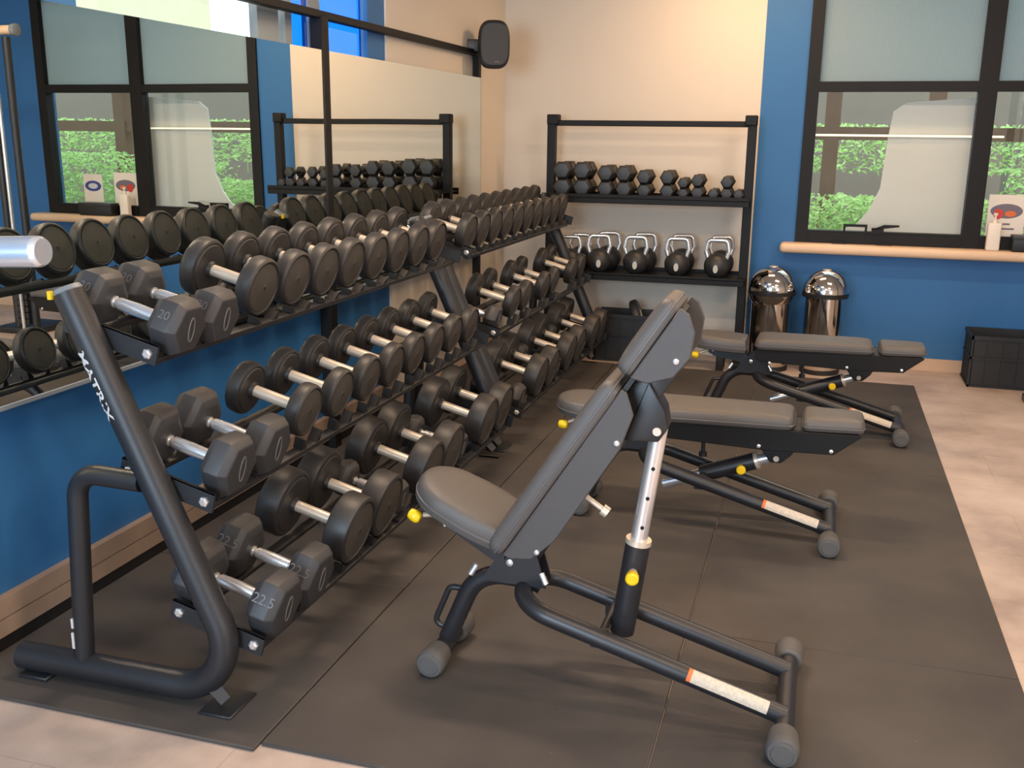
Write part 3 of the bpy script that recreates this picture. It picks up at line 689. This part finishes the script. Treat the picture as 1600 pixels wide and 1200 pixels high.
def bin_(label, x, y, r, tilt):
    t = empty('dome_bin', (x, y, FZ)); tag(t, label, 'waste bin', 'steel dome bins')
    rb = r*.84; H = .545
    MB().lathe([(0, rb*.97), (.012, rb), (H, rb)], 'z', seg=48).build('body', 'bin_steel', t)
    MB().lathe([(0, rb+.006), (.03, rb+.006), (.034, rb+.001)], 'z', seg=48).build('base_ring', 'black_plastic', t)
    MB().lathe([(H-.01, rb+.002), (H-.008, r), (H+.018, r+.002), (H+.022, r-.004)], 'z', seg=48).build('rim', 'black_plastic', t)
    pr = []
    for k in range(17):
        a = (-.45 if tilt else 0.02) + ((PI/2+.45 if tilt else PI/2-.02)-.12)*k/16; pr.append((r*math.sin(a)*1.02, max(r*math.cos(a), .001)))
    if tilt: pr = [(r*math.sin(a_)*1.02, r*math.cos(a_)) for a_ in [-1.0+(PI/2+.9)*k_/20 for k_ in range(21)]]
    d = MB().lathe(pr, 'z', seg=56).xf(Matrix.Rotation(tilt, 4, 'Y')).xf(Matrix.Translation((0, 0, H+.02)))
    d.build('dome_lid', 'bin_steel', t)
    MB().lathe([(H+.02+r*.985, .03), (H+.02+r*1.035, .029), (H+.02+r*1.045, .02)], 'z', seg=24).build('lid_cap', 'satin_steel', t)
bin_('left chrome dome-lid bin beside the storage rack', -.275, 7.25, .162, .12)
bin_('right chrome dome-lid bin standing under the window sill', .085, 7.25, .155, .0)

# ------------------------------------------------------------------ speaker, sill things, signs
t = empty('wall_speaker', (-2.195, 6.75, 2.175), (0, 0, math.radians(25))); tag(t, 'black rounded loudspeaker mounted on the pale wall above the mirror\'s end', 'loudspeaker')
def srect(w, h, e=3.2, n=36):
    return [(w*math.copysign(abs(math.cos(a))**(2/e), math.cos(a)), h*math.copysign(abs(math.sin(a))**(2/e), math.sin(a))) for a in [2*PI*k/n for k in range(n)]]
vs = []; fs = []; n = 36; lay = [(.09, .70), (.085, .8), (.02, .93), (-.05, 1.), (-.085, 1.), (-.10, .96), (-.108, .86)]
for yy, s in lay:
    vs += [(p[0]*s, yy, p[1]*s) for p in srect(.105, .155)]
for i in range(len(lay)-1):
    for k in range(n): fs.append((i*n+k, i*n+(k+1) % n, (i+1)*n+(k+1) % n, (i+1)*n+k))
fs += [list(range(n))[::-1], [(len(lay)-1)*n+k for k in range(n)]]
MB().add(vs, fs).build('cabinet', 'black_plastic', t)
MB().prism([(p[0]*.85, p[1]*.85) for p in srect(.105, .155)], 'y', -.113, -.106).build('grille', 'rubber', t)
MB().box((.0, -.115, -.115), (.03, -.112, -.108)).build('badge', 'print_grey', t, smooth=False)
MB().box((-.17, .02, -.04), (-.0, .07, .04)).build('bracket', 'powder_black', t, bevel=.005)

t = empty('pump_bottle', (1.135, 7.45, .868)); tag(t, 'white square sanitiser bottle on the window sill', 'bottle')
MB().box((-.042, -.03, 0), (.042, .03, .185)).build('bottle', 'white_plastic', t, bevel=.012, bseg=3)
MB().lathe([(.18, .016), (.205, .016), (.205, .007), (.235, .007), (.235, .014), (.25, .014)], 'z', seg=16).build('pump', 'white_plastic', t)
t = empty('black_box', (1.42, 7.46, .868)); tag(t, 'low black box on the window sill right of the white bottle', 'box')
MB().box((-.17, -.06, 0), (.17, .05, .105)).build('box_body', 'black_plastic', t, bevel=.012)
MB().box((-.172, -.062, .08), (.172, .052, .11)).build('lid', 'rubber', t, bevel=.006)
def sign(x0, x1, z0, z1, kind, label):
    t = empty('window_sign', ((x0+x1)/2, YB+.027, z0)); tag(t, label, 'sign'); w = (x1-x0)/2; h = z1-z0
    MB().box((-w, -.001, 0), (w, .001, h)).build('sheet', 'white_plastic', t, smooth=False)
    e = lambda cx, cz, a, b, m, dy, nm: MB().add([(cx+a*math.cos(q), -dy, cz+b*math.sin(q)) for q in [2*PI*k/28 for k in range(28)]] + [(cx+a*math.cos(q), -dy+.0008, cz+b*math.sin(q)) for q in [2*PI*k/28 for k in range(28)]],
        [list(range(28)), list(range(28, 56))[::-1]] + [(k, (k+1) % 28, 28+(k+1) % 28, 28+k) for k in range(28)]).build(nm, m, t, smooth=False)
    e(0, h*.62, w*.86, h*.17, 'grey_print' if kind else 'blue_print', .002, 'oval_logo')
    if kind:
        e(-w*.42, h*.55, w*.26, h*.12, 'red_print', .003, 'red_blob'); e(w*.22, h*.56, w*.3, h*.07, 'orange', .003, 'orange_blob')
        MB().box((-w*.15, -.0025, h*.30), (w*.25, -.0015, h*.34)).box((-w*.15, -.0025, h*.19), (w*.5, -.0015, h*.23)).build('small_print', 'grey_print', t, smooth=False)
    else: e(0, h*.62, w*.5, h*.09, 'print_white', .003, 'oval_centre')
sign(1.10, 1.335, .945, 1.235, 1, 'white sign with grey oval and red blob on the right window pane')
sign(1.46, 1.66, .945, 1.215, 0, 'white sign with a dark blue oval, seen only in the mirror')

# ------------------------------------------------------------------ cable machine seen in the mirror, barbell end at the left edge
t = empty('cable_machine', (1.46, 6.5, FZ)); tag(t, 'tall dark cable machine frame with chrome guide rod, seen in the mirror', 'cable machine')
for x_ in (-.11, .06):
    MB().tube([(x_, 0, .04), (x_, 0, 2.28)], .03, 16).build('upright', 'powder_black', t)
MB().tube([(-.03, -.05, .05), (-.03, -.05, 2.2)], .014, 14).build('guide_rod', 'chrome', t)
MB().tube([(-.20, 0, 2.33), (.40, 0, 2.33)], .035, 18).build('top_roller', 'wood_sill', t)
MB().lathe([(-.225, .03), (-.22, .045), (-.18, .045), (-.175, .036)], 'x', (0, 0, 2.33), 18).build('roller_cap', 'grey_metal', t)
MB().box((-.135, -.06, 0), (.25, .36, .05)).build('base', 'powder_black', t, bevel=.01)
for k in range(10):
    MB().box((-.07, -.035, .08+.05*k), (.03, .04, .122+.05*k)).build('weight_block', 'rubber', t, smooth=False)
t = empty('barbell', (-1.165, 1.30, 1.404), (0, math.radians(-2.5), math.radians(3))); tag(t, 'chrome barbell end entering at the left edge before the mirror', 'barbell')
MB().lathe([(-.42, .025), (-.012, .025), (-.006, .0245), (0, .021)], 'x', seg=28).build('sleeve', 'chrome', t)
MB().lathe([(-.445, .04), (-.42, .04)], 'x', seg=28).build('collar', 'satin_steel', t)
MB().lathe([(-.98, .0145), (-.44, .0145)], 'x', seg=20).build('shaft', 'satin_steel', t)
t = empty('barbell_stand', (-1.80, 1.267, FZ)); tag(t, 'black upright stand carrying the barbell left of the picture', 'stand')
MB().box((-.03, -.03, .0), (.03, .03, 1.35)).build('upright', 'powder_black', t, bevel=.004)
MB().box((-.2, -.3, 0), (.2, .3, .04)).build('base', 'powder_black', t, bevel=.008)
MB().prism([(-.035, 1.345), (.035, 1.345), (.035, 1.42), (.022, 1.42), (.022, 1.372), (-.022, 1.372), (-.022, 1.42), (-.035, 1.42)], 'x', -.03, .03).build('cradle', 'powder_black', t, smooth=False)

# ------------------------------------------------------------------ outside the windows
tag(B((-30, YB+.25, -.3), (30, 40, -.2)).build('paved_yard', 'ground_out', smooth=False), 'grey paved yard outside the window', 'ground')
bpy.data.objects['paved_yard']['kind'] = 'structure'
o = MB().prism([(-.02, .90), (.12, .93), (.26, .99), (.34, 1.10), (.40, 1.25), (.42, 1.60), (.44, 1.78), (.52, 1.84), (1.04, 1.88), (1.04, .90)], 'y', YB+.16, YB+.18).build('shade_board', 'board_beige', smooth=False)
tag(o, 'pale beige board standing outside the left window pane', 'board')
t = empty('strip_reflection', (0, YB+.13, 1.615)); tag(t, 'thin warm glowing line added outside the window for a strip reflected in the glass', 'added reflection')  # added glowing tube, stands in for a room light strip reflected in the panes
MB().tube([(-.3, 0, .0), (1.16, 0, -.0)], .007, 8).build('reflection_line', 'reflection_glow', t)
MB().box((-.3, .01, -.008), (1.16, .02, .008)).build('reflection_back', 'wood_sill', t, smooth=False)
t = empty('pergola', (0, 10.2, -.2)); tag(t, 'brown timber pergola outside the window', 'pergola')
MB().box((-4, -.06, 2.35), (7, .06, 2.52)).build('beam', 'bark', t, smooth=False)
MB().box((-4, -.05, 1.78), (7, .05, 1.90)).build('beam', 'bark', t, smooth=False)
for x_ in (-2.2, .05, .95, 3.2, 5.4):
    MB().box((x_-.07, -.07, 0), (x_+.07, .07, 2.4)).build('post', 'bark', t, smooth=False)
def bush(x0, x1, y, z0, z1, n, m, label, seed):
    rnd = random.Random(seed); mb = MB()
    for i in range(n):
        c = Vector((rnd.uniform(x0, x1), y+rnd.gauss(0, .18), z0+(z1-z0)*rnd.random()**.8))
        a = Vector((rnd.gauss(0, 1), rnd.gauss(0, 1), rnd.gauss(0, .6))).normalized(); b = a.orthogonal().normalized(); s = rnd.uniform(.02, .048)
        up = a.cross(b)*.012
        mb.add([c-a*s, c-b*s*.45+up, c+a*s, c+b*s*.45+up], [(0, 1, 2, 3)])
    for i in range(8):
        xx = x0+(x1-x0)*(i+.5)/8; mb.tube([(xx, y, z0-.15), (xx+rnd.gauss(0, .08), y, z0+(z1-z0)*.7)], .008, 5)
    o = mb.build('leafy_hedge', m, smooth=False); tag(o, label, 'hedge'); return o
bush(-1.2, 1.3, 9.1, .05, 1.12, 7800, 'leaf_green', 'bright green leafy hedge outside the left window pane', 1)
bush(1.5, 6.5, 9.6, .05, 1.35, 10800, 'leaf_green', 'bright green leafy hedge outside the right window pane', 2)
bush(-6, 10, 12.5, 1.2, 1.75, 12600, 'leaf_green', 'long strip of green treetops behind the pergola', 3)
o = MB().box((-5, 14, -.3), (12, 14.3, 2.3)).box((-5, 14, 2.9), (12, 14.3, 3.2)).build('far_building', 'far_grey', smooth=False); tag(o, 'grey building far behind the hedges', 'building')
o = MB().box((-6.6, 0, -.3), (-6.2, 9.6, 6)).build('cream_building', 'far_wall', smooth=False); tag(o, 'cream building seen over the mirror through the high window', 'building')
